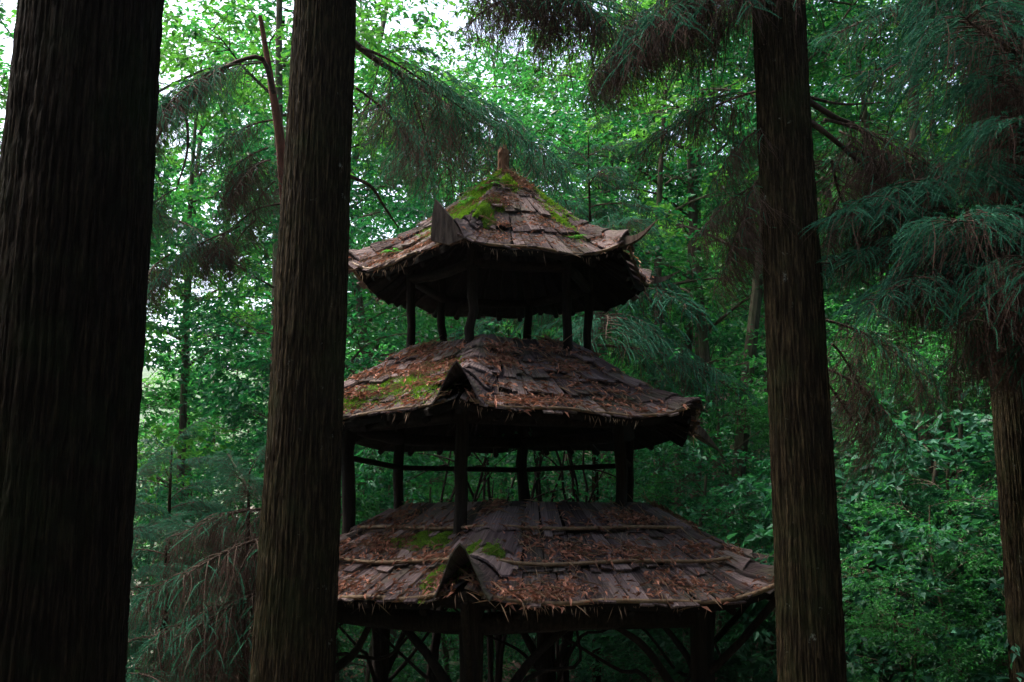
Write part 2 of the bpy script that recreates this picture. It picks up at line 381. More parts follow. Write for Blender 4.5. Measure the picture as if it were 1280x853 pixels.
def hip_cap(key, roof, k, ta, tb, w, up, pw=3, pieces=4):
    """short lapped pieces of bark saddled over a hip, the lowest one turned up"""
    rf = ROOFS[key]; mb = MB(); x = np.linspace(-1, 1, 11)
    cuts = np.linspace(ta, tb, pieces + 1) + np.concatenate([[0], rng.normal(0, .015, pieces - 1), [0]])
    for i in range(pieces):
        t0 = cuts[i] - .04 * (i > 0); t1 = cuts[i + 1]; n = 6; rows = []; wp = w * rng.uniform(.8, 1.1); skew = rng.normal(0, .02)
        for g, t in zip(np.linspace(0, 1, n), np.linspace(t0, t1, n)):
            wid = rf.R0 + (rf.R1 - rf.R0) * t; q = min(wp / wid, .45)
            tt = t + (.06 * np.abs(x) * (k == 0) * g * (i == pieces - 1)) + (rng.normal(0, .012, 11) if g == 1 and i < pieces - 1 else skew * x * (g == 1))
            a = rf.pt(k - 1, 1 + x[:5] * q, tt[:5]); b = rf.pt(k, x[5:] * q, tt[5:])
            row = np.concatenate([a, b]); f = np.clip((t - ta) / (tb - ta), 0, 1.05)
            row[:, 2] += .035 + .02 * (1 - x ** 2) + .030 * g + up * f ** pw * (.5 + .5 * np.cos(np.pi * x)) ** .8 + rng.normal(0, .004, 11)
            rows.append(row)
        A = np.array(rows) + OFF; B = A.copy(); B[..., 2] += .016
        n1, n2 = A.shape[:2]; ii = np.arange(n1 - 1)[:, None] * n2; jj = np.arange(n2 - 1)[None]
        F = np.stack([ii + jj, ii + jj + 1, ii + n2 + jj + 1, ii + n2 + jj], -1).reshape(-1, 4)
        uu, vv = np.meshgrid(np.linspace(0, 2 * w, n2), np.linspace(0, .4, n1)); uv = np.stack([uu, vv], -1).reshape(-1, 2) + rng.uniform(0, 30, 2)
        N0 = n1 * n2; side = []; idx = np.arange(N0).reshape(n1, n2)
        for loop in (idx[-1], idx[0], idx[:, 0], idx[:, -1]):
            for a_, b_ in zip(loop[:-1], loop[1:]): side.append([a_, b_, b_ + N0, a_ + N0])
        mb.add(np.concatenate([A.reshape(-1, 3), B.reshape(-1, 3)]), np.concatenate([F[:, ::-1], F + N0, np.array(side)]), 0, np.concatenate([uv, uv]))
    return mb.build("hip_cap", M['shingle'], roof)

def horn(roof, P, halfw, th=.03):
    """pointed curved board; P = centre line, halfw = half widths along it, blade stands in the plane of the line"""
    P = np.asarray(P, float); n = len(P); T = norm(np.gradient(P, axis=0))
    side = norm(np.cross(T.mean(0), [0, 0, 1.])) if abs(norm(T.mean(0))[2]) < .97 else np.array([1., 0, 0])
    up = norm(np.cross(side, T)); hw = np.asarray(halfw)[:, None]
    th = th * hw / hw.max(); a = P + up * hw - side * th / 2; b = P + up * hw + side * th / 2; c = P - up * hw + side * th / 2; d = P - up * hw - side * th / 2
    V = np.stack([a, b, c, d], 1).reshape(-1, 3) + OFF; F = []
    for i in range(n - 1):
        for q in range(4): F.append([i * 4 + q, i * 4 + (q + 1) % 4, i * 4 + 4 + (q + 1) % 4, i * 4 + 4 + q])
    F += [[0, 3, 2, 1], [n * 4 - 4, n * 4 - 3, n * 4 - 2, n * 4 - 1]]
    mb = MB(); mb.add(V, np.array(F), 0); return mb.build("roof_horn", M['horn'], roof)

ROOF_OB = {}
for key in ('low', 'mid', 'top'):
    ro = build_roof(key); ROOF_OB[key] = ro; rf = ROOFS[key]
    if key == 'low': ro["label"] = "lowest and widest roof with bamboo battens"
    if key == 'mid': ro["label"] = "middle roof with flared corner"
    if key == 'top': ro["label"] = "small steep top roof overgrown with moss"
    for k in range(6):
        if key == 'low': hip_cap(key, ro, k, .12, 1.03, .25 if k == 0 else .12, .24 if k == 0 else .05, 4, 4)
        elif key == 'mid': hip_cap(key, ro, k, .06, 1.02, .20 if k == 0 else .14, .20 if k == 0 else .015, 3.5, 5)
        else: hip_cap(key, ro, k, .10, 1.01, .11, .05, 3, 6)
    # slim poles binding the eave
    for k in range(6):
        uu = np.linspace(.05, .95, 14); P = rf.pt(k, uu, np.full(14, 1.005)); P[:, 2] += .055 + rng.normal(0, .003, 14)
        mb = MB(); tube(mb, P + OFF, .013 if key != 'low' else .018, 6, 0); mb.build("eave_pole", M['bamboo'], ro, True)
    if key == 'low':
        for k in (0, 5, 1):
            for t in (1 / 3, 2 / 3):
                uu = np.linspace(.06, .97, 12); P = rf.pt(k, uu, np.full(12, t + .012)); P[:, 2] += .085
                mb = MB(); tube(mb, P + OFF, .016, 6, 0); mb.build("batten", M['bamboo'], ro, True)
def hornline(key, k, pts, hw, th=.03):
    rf = ROOFS[key]; c = rf.pt(k, np.array(0.), np.array(1.)); d = corner_dir(k, rf.rot)
    P = bez([c + d * a + np.array([0, 0, b]) for a, b in pts], 9)
    horn(ROOF_OB[key], P, np.interp(np.linspace(0, 1, 9), np.linspace(0, 1, len(hw)), hw), th)
def board_horn(key, pts, Y, th):
    V = np.array([at(px, py, Y) for px, py in pts]); n = len(V); back = V + np.array([.02, th, 0]); mb = MB()
    F = [[i, (i + 1) % n, n + (i + 1) % n, n + i] for i in range(n)]; mb.add(np.concatenate([V, back]) + OFF, np.array(F))
    mb.add(V + OFF, np.array([[0, i, i + 1] for i in range(1, n - 1)])); mb.add(back + OFF, np.array([[0, i + 1, i] for i in range(1, n - 1)]))
    mb.build("roof_horn", M['horn'], ROOF_OB[key])
board_horn('top', [(538, 300), (540, 270), (544, 249), (552, 258), (566, 275), (581, 298), (560, 306)], 7.58, .05)
for k in (1, 2, 3, 4, 5): hornline('top', k, [(-.22, .05), (-.02, .05), (.14, .07), (.32, .17)], [.045, .04, .02, .002], .055)
for k in (2,): hornline('mid', k, [(-.14, .07), (.06, .04), (.20, -.05), (.37, -.17)], [.035, .045, .03, .004], .15)
for k in (1, 2, 4): hornline('low', k, [(-.16, .04), (.04, .04), (.18, .08), (.34, .16)], [.05, .045, .03, .004], .04)

# finial: the stub of a log through the apex
mb = MB(); a = at(627, 226, 9.0); b = at(629, 188, 9.0)
tube(mb, bez([a + [0, 0, -.08], (a + b) / 2 + [.008, 0, 0], b], 7) + OFF, np.array([.066, .06, .056, .055, .056, .052, .048]), 11, 0, True, .07)
for i in range(9):
    th = i * .7; o = np.array([math.cos(th), math.sin(th), 0]) * .036; tube(mb, np.array([b + o + [0, 0, -.06], b + o * .8 + [0, 0, rng.uniform(.0, .06)]]) + OFF, np.array([.016, .003]), 5, 0)
mb.build("finial", M['stump'], pag)

# posts, found from where they stand under each roof
def postset(Rp, rot, cx, z0, z1, rad, extra=()):
    out = []
    for k in range(6):
        d = corner_dir(k, rot + rng.normal(0, 1.5)); p = np.array([cx, PC[1], 0]) + d * Rp
        P = np.array([[p[0] + rng.normal(0, .01), p[1], z] for z in np.linspace(z0, z1, 7)]) + EYE * np.array([0, 0, 1]) + rng.normal(0, .006, (7, 3))
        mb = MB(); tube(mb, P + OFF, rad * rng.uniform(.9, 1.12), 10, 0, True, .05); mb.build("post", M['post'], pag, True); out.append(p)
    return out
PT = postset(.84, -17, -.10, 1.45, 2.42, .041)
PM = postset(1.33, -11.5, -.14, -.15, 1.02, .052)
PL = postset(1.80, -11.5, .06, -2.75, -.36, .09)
def beam(name, a, b, r, n=9, wob=.01, m='post', sides=8):
    P = bez([a, (np.array(a) + b) / 2 + rng.normal(0, wob, 3), b], n); mb = MB(); tube(mb, P + OFF, r, sides, 0, True, .04)
    return mb.build(name, M[m], pag, True)
for S, z, r in ((PT, 2.20, .045), (PM, .84, .06), (PL, -.50, .085), (PL, -.68, .08)):
    for k in range(6):
        a = S[k] + [0, 0, z + EYE]; b = S[(k + 1) % 6] + [0, 0, z + EYE]; beam("beam", a, b, r)
for k in (1, 2, 3, 4):          # rail round the far side of the middle storey
    a = PM[k] + [0, 0, .56 + EYE]; b = PM[(k + 1) % 6] + [0, 0, .56 + EYE + rng.normal(0, .008)]; beam("rail", a, b, .026, 9, .002)
for k in range(6):              # crooked natural branches as knee braces under the lowest roof
    nx = PL[(k + 1) % 6]; d = (nx - PL[k]); 
    for s0, dd in ((PL[k], d), (nx, -d)):
        a = s0 + [0, 0, -1.55 + EYE]; c = s0 + dd * .42 + [0, 0, -.70 + EYE]
        a2 = s0 + [0, 0, rng.uniform(-1.9, -1.3) + EYE]; P = bez([a2, s0 + dd * .2 + [0, 0, -1.2 + EYE] + rng.normal(0, .08, 3), s0 + dd * .35 + [0, 0, -1.05 + EYE] + rng.normal(0, .08, 3), s0 + dd * rng.uniform(.4, .8) + [0, 0, -.75 + EYE]], 12)
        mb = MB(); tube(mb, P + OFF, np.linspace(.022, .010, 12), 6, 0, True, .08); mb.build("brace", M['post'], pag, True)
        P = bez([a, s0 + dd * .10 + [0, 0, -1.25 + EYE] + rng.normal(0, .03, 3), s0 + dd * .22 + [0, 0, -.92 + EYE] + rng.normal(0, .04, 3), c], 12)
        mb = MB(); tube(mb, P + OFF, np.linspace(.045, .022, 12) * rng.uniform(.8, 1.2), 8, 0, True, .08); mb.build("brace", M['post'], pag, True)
    c = ROOFS['low'].pt(k, np.array(0.), np.array(.93)); a = PL[k] + [0, 0, -1.15 + EYE]
    P = bez([a, (a + c) / 2 + [0, 0, -.06], c + [0, 0, -.08]], 9); mb = MB(); tube(mb, P + OFF, .03, 7, 0, True, .06); mb.build("brace", M['post'], pag, True)

# moss on the roofs: mats of short blades
def roof_scatter(key, k, u0, u1, t0, t1, n):
    u = rng.uniform(u0, u1, n); t = rng.uniform(t0, t1, n); return u, t
def moss(key, patches):
    rf = ROOFS[key]; mb = MB()
    for k, u, t, ru, rt, n, h, off in patches:
        n = int(n * 1.6); ru *= 1.12; rt *= 1.12
        a = rng.uniform(0, 2 * np.pi, n); q = 1.25 * rng.random(n) ** .75; edge = 1 + .3 * np.sin(3 * a + k) + .2 * np.sin(7 * a)
        uu = np.clip(u + ru * q * np.cos(a) * edge, 0.01, .99); tt = np.clip(t + rt * q * np.sin(a) * edge, .02, 1.01)
        P = rf.pt(k, uu, tt); Nn = rf.nrm(k, uu, np.clip(tt, .01, 1)); P = P + Nn * (.03 + .03 * np.clip(1 - q ** 2, 0, 1))[:, None] + np.array([0, 0, 1]) * (off * np.clip(1 - np.minimum(uu, 1 - uu) / .1, 0, 1))[:, None]
        leaves(mb, P + OFF, norm(Nn * .8 + rand_dirs(n) * .8), rand_dirs(n), h * rng.uniform(.5, 1.3, n), .009)
    return mb.build("moss", M['moss'], ROOF_OB[key])
moss('top', [(5, .5, .40, .40, .25, 1500, .02, 0), (5, .75, .45, .2, .12, 900, .025, .01), (5, .82, .60, .12, .10, 1800, .03, .05), (5, .92, .66, .09, .10, 1800, .03, .06), (0, .06, .60, .07, .10, 1400, .03, .06), (0, .12, .42, .10, .06, 600, .025, .03), (5, .6, .18, .38, .12, 2200, .035, .03), (5, .75, .30, .2, .08, 900, .03, .02), (0, .3, .14, .3, .07, 600, .03, .02), (0, .85, .55, .05, .2, 700, .02, .04), (0, .95, .40, .06, .2, 700, .02, .05), (5, .45, .45, .15, .2, 600, .02, 0)])
moss('mid', [(5, .55, .55, .22, .2, 2600, .017, 0), (5, .3, .75, .16, .12, 1800, .017, 0), (5, .88, .45, .07, .2, 1200, .016, .03), (5, .75, .7, .1, .12, 700, .015, 0)])
moss('low', [(5, .95, .60, .05, .07, 1800, .02, .07), (0, .05, .60, .05, .07, 1500, .02, .07), (5, .56, .36, .05, .07, 1400, .018, 0), (5, .70, .38, .05, .06, 1200, .018, 0), (5, .42, .42, .06, .03, 500, .015, 0), (5, .84, .82, .03, .14, 900, .02, 0), (5, .62, .45, .12, .04, 500, .016, 0), (5, .94, .78, .04, .08, 500, .018, .05)])

# fallen cedar twigs, leaves and straw lying on the roofs
def roof_litter(key, n, label, Lr=(.018, .085), straw=.25, faces=(5, 0, 1, 2, 3, 4)):
    rf = ROOFS[key]; mb = MB()
    for k in faces:
        nn = n if k in (5, 0) else n // 3
        # clumped: half of them gather in drifts behind the slab edges
        u = rng.random(nn); t = np.sqrt(rng.uniform((rf.R0 / rf.R1) ** 2, 1.0, nn)); t = (t - rf.R0 / rf.R1) / (1 - rf.R0 / rf.R1)
        nc = COURSES[key]; dr = rng.random(nn) < .45
        t = np.where(dr, np.clip((np.floor(t * nc) + .82 + .14 * rng.normal(size=nn)) / nc, 0, 1.0), t)
        c = rng.random((14, 2)); w = rng.integers(0, 14, nn); cl = rng.random(nn) < .6
        u = np.where(cl, np.clip(c[w, 0] + rng.normal(0, .06, nn), .01, .99), u); t = np.where(cl, np.clip(c[w, 1] + rng.normal(0, .05, nn), .02, 1.0), t)
        P = rf.pt(k, u, t); Nn = rf.nrm(k, np.clip(u, .01, .99), np.clip(t, .01, .99)); f = (t * nc) % 1
        P = P + Nn * (.030 + .05 * f + .02 * rng.random(nn))[:, None]
        d = norm(np.cross(Nn, rand_dirs(nn)) + Nn * rng.normal(0, .15, nn)[:, None])
        st = rng.random(nn) < straw
        Ls = rng.uniform(*Lr, nn)
        leaves(mb, P[~st] , d[~st], norm(Nn[~st] + .5 * rand_dirs((~st).sum())), Ls[~st], Ls[~st] * rng.uniform(.15, .38, (~st).sum()), 0)
        leaves(mb, P[st], d[st], Nn[st], Ls[st] * 2.2, .005, 1, .04)
        # fringe hanging over the eave
        ne = 60 if k in (5, 0) else 25
        u = np.clip(rng.random(9)[rng.integers(0, 9, ne)] + rng.normal(0, .05, ne), 0, 1); P = rf.pt(k, u, np.full(ne, 1.015)); P[:, 2] += .03
        leaves(mb, P, norm(np.array([0, 0, -1.]) + .45 * rand_dirs(ne)), rand_dirs(ne), rng.uniform(.02, .13, ne) * rng.random(ne), .006, 1, .05)
    return tag(mb.build("leaf_litter", [M['litter'], M['straw']]), label, kind='stuff')
roof_litter('low', 2500, "reddish brown fallen leaves strewn on the lowest pagoda roof")
roof_litter('mid', 2100, "brown fallen leaves and twigs strewn on the middle pagoda roof")
roof_litter('top', 1300, "dry leaf litter and straw lying on the top pagoda roof", (.02, .06), .45)

# ------------------------------------------------------------------ cedar boughs
def bough_mesh(L, droop, nb, green=.75, res=1, hang=.3, wide=1.0, wood_r=.018, lo=.12, needle=.020, seg=13, nwf=.26, sl=1.0, core=.0042, sp=.030):
    """one drooping cedar bough growing along +X; wood, green shoots, dead brown shoots"""
    mb = MB()
    t = np.linspace(0, 1, 14); ax = np.stack([L * t, .10 * L * np.sin(t * 3.3 + rng.uniform(0, 6)) * t, L * (.12 * t - droop * t ** 2)], -1)
    tube(mb, ax, wood_r * (1 - .75 * t), 6, 0, True, .08)
    gb, gd, gl, bb, bd, bl = [], [], [], [], [], []
    for i in range(nb):
        f = lo + (1 - lo) * (i + rng.random()) / nb; p = np.array([np.interp(f, t, ax[:, q]) for q in range(3)])
        s = 1 if i % 2 else -1
        bl_ = wide * L * (.40 * (1 - f) + .16) * rng.uniform(.7, 1.2)
        an = R(rng.uniform(35, 75)) * s
        dv = norm(np.array([math.cos(an), math.sin(an), rng.uniform(-.25, .30)]))
        m_ = 7; q = np.linspace(0, 1, m_); bp = p + dv * (bl_ * q)[:, None] + np.array([0, 0, -1]) * (droop * 1.2 * bl_ * q ** 2)[:, None]
        tube(mb, bp, .006 * (1 - .6 * q), 4, 0, False)
        ns = max(4, int(bl_ / sp))
        for j in range(ns):
            g = (j + rng.random()) / ns; b = np.array([np.interp(g, q, bp[:, c]) for c in range(3)])
            tip = norm(dv + np.array([0, 0, -1]) * droop * 2.2 * g)
            sd = norm(np.cross(tip, [0, 0, 1.])) * (1 if j % 2 else -1)
            if rng.random() < green * (.45 + .75 * g):
                gb.append(b); gd.append(tip * .9 + sd * .7 + np.array([0, 0, rng.uniform(-.3, .35)])); gl.append(rng.uniform(.10, .24) * sl)
            if rng.random() < (1 - green) * 1.6 * (1.1 - .5 * g):
                bb.append(b); bd.append(tip * .3 + sd * .3 + np.array([0, 0, -1.]) + .3 * rng.normal(size=3)); bl.append(hang * rng.uniform(.5, 1.3))
    if gb: strands(mb, np.array(gb), np.array(gd), np.array(gl), seg, 4, needle, needle * nwf, 1, .9, .75, core)
    if bb: strands(mb, np.array(bb), np.array(bd), np.array(bl), seg, 3, needle * .7, needle * nwf * .8, 2, .7, .35, core * .55)
    return mb.mesh("bough", [M['wood'], M['green'], M['brown']])
BG = [bough_mesh(1.7, .38, 30, .85) for _ in range(3)]           # green boughs
BM_ = [bough_mesh(1.5, .45, 28, .50, hang=.30) for _ in range(3)]  # half dead
BD = [bough_mesh(1.1, .42, 24, .12, hang=.36, wide=1.1, sp=.036) for _ in range(3)]   # dead and hanging
BY = [bough_mesh(1.6, .45, 17, .88, needle=.03, seg=8, nwf=.40, sl=1.0, core=.008, sp=.045) for _ in range(2)]   # coarser, for trees farther off

def add_bough(parent, me, p, az, tilt=0, sc=1.0, roll=0):
    """p in world; az = direction the bough points, degrees from +X towards +Y"""
    o = link("bough", me, parent)
    o.location = Vector(p) - parent.location; o.rotation_euler = (R(roll), R(-tilt), R(az)); o.scale = (sc,) * 3
    return o

# ------------------------------------------------------------------ big cedars
def vnoise(nu, nv, U, V, per=True):
    g = rng.random((nu, nv)); u = (U * nu) % nu; v = np.clip(V * (nv - 1), 0, nv - 1.001)
    i = np.floor(u).astype(int); j = np.floor(v).astype(int); fu = u - i; fv = v - j; fu = fu * fu * (3 - 2 * fu); fv = fv * fv * (3 - 2 * fv)
    i2 = (i + 1) % nu; j2 = j + 1
    return (g[i, j] * (1 - fu) + g[i2, j] * fu) * (1 - fv) + (g[i, j2] * (1 - fu) + g[i2, j2] * fu) * fv
def cedar_trunk(parent, base, pts, dia, top=15, bark='bark'):
    """pts: world axis points (low, high) setting the lean; dia: (d_low, d_high) at those points"""
    a, b = np.array(pts[0]), np.array(pts[1]); z0 = base - .3
    zs = np.concatenate([np.linspace(z0, 7.0, 420), np.linspace(7.4, top, 14)])
    S = 360; th = np.linspace(0, 2 * np.pi, S, endpoint=False)
    f = (zs - a[2]) / (b[2] - a[2]); ax = a[None] + (b - a)[None] * f[:, None]
    d = dia[0] + (dia[1] - dia[0]) * f; d = np.maximum(d, .10)
    flare = .35 * np.exp(-(zs - base) / .35)
    U, Z = np.meshgrid(th / (2 * np.pi), (zs - z0) / (top - z0))
    nr = int(44 * (dia[0] + dia[1]) / .8); U2 = U + .007 * (vnoise(9, 24, U, Z) - .5) + .0025 * (vnoise(31, 160, U, Z) - .5)
    ridg = np.minimum(1, np.abs(vnoise(nr * 2, 26, U2, Z) - .5) * 4.5); ridg2 = np.abs(vnoise(nr * 5, 110, U2, Z) - .5) * 2 + .8 * (vnoise(nr * 4, 600, U2, Z) - .5); lump = vnoise(7, 18, U, Z) - .5
    r = d[:, None] / 2 * (1 + flare[:, None] * (1 + .3 * np.sin(5 * th)[None])) + .012 * (ridg - .6) + .008 * ridg2 + .014 * lump
    V = np.stack([ax[:, 0:1] + r * np.cos(th), ax[:, 1:2] + r * np.sin(th), np.broadcast_to(zs[:, None], r.shape)], -1)
    V = V - np.array(parent.location)
    n = len(zs); i = np.arange(n - 1)[:, None] * S; j = np.arange(S)[None]; j2 = (j + 1) % S
    mb = MB(); mb.add(V.reshape(-1, 3), np.stack([i + j, i + j2, i + S + j2, i + S + j], -1).reshape(-1, 4), 0)
    return mb.build("trunk", M[bark], parent, True)

def crown_mesh(z0, z1, r, nb, seed_green=.8, coarse=.05):
    """cedar crown high above: many coarse boughs in one mesh, axis at x=y=0"""
    mb = MB(); B, D, Ls, B2, D2 = [], [], [], [], []
    for i in range(nb):
        f = (i + rng.random()) / nb; z = z0 + (z1 - z0) * f; L = r * (1 - .75 * f) * rng.uniform(.75, 1.15); az = i * 2.4 + rng.normal(0, .3)
        d = np.array([math.cos(az), math.sin(az), 0.]); q = np.linspace(0, 1, 8)
        P = np.array([0, 0, z]) + d * (L * q)[:, None] + np.array([0, 0, 1]) * (L * (.15 * q - .5 * q ** 2))[:, None]
        tube(mb, P, .03 * (1 - .8 * q), 4, 0, False)
        for g in np.linspace(.2, 1, int(L * 9)):
            b = np.array([np.interp(g, q, P[:, c]) for c in range(3)])
            for s in (-1, 1):
                w = L * (.35 * (1 - g) + .15); sd = np.array([-d[1], d[0], 0]) * s
                for h in np.linspace(.15, 1, 4):
                    B.append(b + sd * w * h + d * w * h * .5 + np.array([0, 0, -.5 * w * h * h]))
                    D.append(d * .5 + sd * .6 + np.array([0, 0, -.5]) + .4 * rng.normal(size=3))
    B = np.array(B); D = np.array(D)
    strands(mb, B, D, rng.uniform(.18, .4, len(B)), 6, 3, coarse, coarse * .35, 1, .9, .5)
    return mb.mesh("crown", [M['wood'], M['green']])
CROWN = crown_mesh(8.8, 16, 2.6, 50, coarse=.04)

def cedar(top_px, bot_px, Y, d_low, d_high, label, crown=True, top=15, name="cedar_tree", bark='bark'):
    lo = at(bot_px, 853, Y); hi = at(top_px, 0, Y)
    bz = float(terr(lo[0], Y))
    e = empty(name, (lo[0], Y, bz)); tag(e, label, "tree")
    cedar_trunk(e, bz, (lo, hi), (d_low, d_high), top, bark)
    if crown:
        c = link("crown", CROWN, e); c.location = (hi[0] - lo[0], 0, -bz); c.rotation_euler = (0, 0, rng.uniform(0, 6))
    return e
C1 = cedar(116, 50, 4.0, .585, .565, "thickest and nearest cedar trunk at the left edge, in dark shade", bark='shadebark')
C2 = cedar(407, 366, 7.0, .545, .452, "straight cedar with fissured bark between the thickest trunk and the pagoda")
C3 = cedar(973, 1015.5, 6.6, .410, .345, "straight cedar trunk right of the pagoda touching the lowest roof tip")
C4 = cedar(1238, 1312, 7.6, .47, .40, "cedar at the right edge hung with green and brown boughs")

def B_at(tree, kind, px, py, Y, az, tilt=0, sc=1., roll=0):
    lst = {'g': BG, 'm': BM_, 'd': BD, 'y': BY}[kind]
    return add_bough(tree, lst[int(rng.integers(len(lst)))], at(px, py, Y), az + rng.normal(0, 4), tilt, sc, roll)
# right edge cedar: sweeping boughs towards the camera and the left
for a in [('g', 1285, -40, 7.2, 215, 0, .9), ('g', 1290, 30, 7.0, 225, 5, .9), ('g', 1285, 90, 7.1, 200, 8, .8), ('g', 1290, 150, 6.9, 240, 5, .85), ('m', 1270, 210, 7.2, 200, 5, .7),
          ('g', 1285, 245, 6.8, 215, 5, .85), ('g', 1280, 285, 6.7, 200, 12, .85), ('m', 1285, 300, 6.6, 245, 5, .85), ('d', 1250, 300, 6.9, 215, 0, .8), ('m', 1275, 310, 6.7, 225, -5, .8),
          ('d', 1275, 0, 7.3, 240, 0, .9), ('d', 1270, 330, 7.0, 240, 0, .8), ('g', 1300, 200, 6.4, 235, 5, .8), ('d', 1290, 120, 7.1, 225, 0, .8), ('g', 1250, 15, 7.9, 175, 8, .8),
          ('g', 1290, 330, 6.3, 225, 12, .85), ('m', 1290, 350, 6.2, 245, 5, .8), ('d', 1265, 330, 6.5, 250, -5, .85), ('d', 1285, 350, 6.3, 225, -8, .8), ('g', 1265, 320, 6.8, 190, 10, .8),
          ('g', 1300, 110, 6.3, 225, 10, .9), ('g', 1295, 20, 6.3, 230, 10, .9), ('d', 1245, 380, 6.8, 240, -20, .6), ('d', 1275, 390, 6.9, 265, -25, .6), ('g', 1250, 345, 6.5, 205, 0, .7), ('d', 1275, 395, 7.0, 230, -10, .75), ('d', 1262, 410, 7.1, 205, -15, .65), ('m', 1285, 385, 6.8, 250, -10, .7), ('d', 1290, 420, 6.9, 245, -20, .65), ('d', 1240, 330, 6.8, 195, -10, .7), ('d', 1200, 300, 6.6, 215, -15, .7)]:
    B_at(C4, *a)
# cedar right of the pagoda: dead limbs and hanging brown sprays
def limb(parent, pts, r0, r1, m='wood', name="branch", sides=7):
    P = bez([np.array(p) for p in pts], 16); mb = MB(); tube(mb, P - np.array(parent.location), np.linspace(r0, r1, 16), sides, 0, True, .07)
    return mb.build(name, M[m], parent, True)
limb(C3, [at(1000, 120, 6.6), at(1040, 145, 6.7), at(1085, 170, 6.9), at(1118, 235, 7.0)], .026, .010)
limb(C3, [at(1000, 145, 6.6), at(1030, 165, 6.6), at(1060, 190, 6.7), at(1100, 230, 6.8), at(1110, 275, 6.8)], .024, .010)
limb(C3, [at(965, -60, 6.6), at(905, -15, 6.8), at(840, 20, 6.8), at(765, 72, 6.7)], .022, .006)
limb(C3, [at(1000, 118, 6.6), at(1050, 130, 6.9), at(1110, 128, 7.4)], .014, .005)
for a in [('d', 1030, 150, 6.7, 10, -10, .75), ('d', 1060, 180, 6.8, 20, -25, .7), ('d', 1085, 185, 7.0, 330, -30, .7), ('d', 1050, 165, 6.9, 300, -40, .6), ('d', 1075, 215, 6.9, 200, -45, .55), ('d', 960, 240, 6.7, 200, -45, .55), ('d', 970, 200, 6.9, 150, -40, .55), ('d', 1035, 480, 7.2, 30, -45, .6), ('d', 1040, 200, 6.7, 60, -35, .7), ('d', 1105, 240, 6.9, 250, -40, .6),
          ('d', 975, 150, 6.7, 170, -25, .55), ('d', 968, 225, 6.7, 185, -20, .6), ('d', 965, 260, 6.8, 160, -35, .6), ('m', 1000, -10, 6.6, 195, -5, .9), ('d', 985, -40, 6.6, 190, 0, .7), ('d', 960, -40, 6.6, 200, -5, .7),
          ('d', 960, 10, 6.7, 185, 8, .85), ('d', 1040, 430, 7.2, 20, -40, .6), ('d', 1030, 460, 7.4, 340, -30, .65), ('m', 1030, 400, 7.6, 10, -15, .7), ('m', 965, 110, 7.0, 150, 0, .7), ('d', 868, 10, 6.8, 190, -30, .5), ('d', 845, 22, 6.8, 230, -35, .5), ('d', 820, 38, 6.8, 150, -30, .5), ('d', 800, 48, 6.7, 195, -30, .5), ('d', 785, 62, 6.7, 250, -45, .45), ('d', 775, 68, 6.8, 180, -40, .4), ('d', 885, 0, 6.9, 240, -45, .5), ('m', 900, -25, 6.9, 200, -20, .7)]:
    B_at(C3, *a)
# cedar left of the pagoda: long bough sloping down behind the finial, tuft overhead
limb(C2, [at(425, 40, 7.2), at(475, 78, 8.2), at(540, 118, 9.3), at(590, 165, 10.3), at(632, 195, 11.0)], .030, .018)
for a in [('m', 470, 75, 8.2, 60, -10, .8), ('g', 500, 95, 8.8, 20, -10, .8), ('m', 530, 115, 9.2, 80, -20, .8), ('g', 560, 140, 9.8, 10, -10, .8), ('d', 520, 110, 9.0, 330, -30, .7), ('d', 580, 160, 10.2, 20, -40, .7), ('g', 600, 175, 10.5, 40, -10, .8), ('m', 590, 150, 10.3, 170, -10, .7),
          ('m', 445, 110, 7.5, 40, -25, .6), ('g', 450, 60, 7.6, 30, -5, .7)]:
    B_at(C2, *a)
limb(C2, [at(430, -70, 7.0), at(520, -50, 7.2), at(610, -30, 7.4), at(690, -5, 7.5)], .028, .010)
for a in [('d', 575, -35, 7.3, 10, -10, .8), ('m', 600, -30, 7.4, 350, -10, .75), ('d', 620, -25, 7.4, 20, -20, .75), ('d', 650, -20, 7.4, 340, -20, .75), ('d', 680, -10, 7.5, 200, -15, .7), ('m', 640, -15, 7.6, 30, -5, .8), ('g', 690, -10, 7.6, 10, -10, .7), ('d', 610, -20, 7.2, 280, -25, .6)]:
    B_at(C2, *a)
limb(C2, [at(430, 218, 7.0), at(462, 232, 7.2), at(480, 258, 7.4), at(498, 285, 7.6)], .016, .006)
# leaning dead cedar behind, with its arching limb and hanging sprays
p0 = at(352, 420, 8.3); bz = float(terr(p0[0], 8.3))
DC = empty("leaning_cedar", (p0[0], 8.3, bz)); tag(DC, "slim leaning reddish cedar with an arched limb and hanging brown sprays", "tree")
mb = MB(); P = bez([np.array([p0[0] + .1, 8.3, bz - .2]), at(362, 420, 8.3), at(352, 200, 8.2), at(340, 110, 8.1), at(325, 20, 8.0)], 20)
tube(mb, P - np.array(DC.location), np.linspace(.07, .018, 20), 9, 0, True, .06); mb.build("trunk", M['redwood'], DC, True)
limb(DC, [at(342, 118, 8.1), at(328, 74, 8.0), at(295, 78, 7.9), at(250, 105, 7.8), at(215, 140, 7.7), at(188, 190, 7.6)], .024, .010)
limb(DC, [at(222, 132, 7.7), at(233, 150, 7.6), at(234, 190, 7.6), at(222, 232, 7.6)], .016, .007)
limb(DC, [at(350, 255, 8.2), at(320, 262, 8.1), at(290, 285, 8.0), at(270, 300, 8.0)], .010, .004)
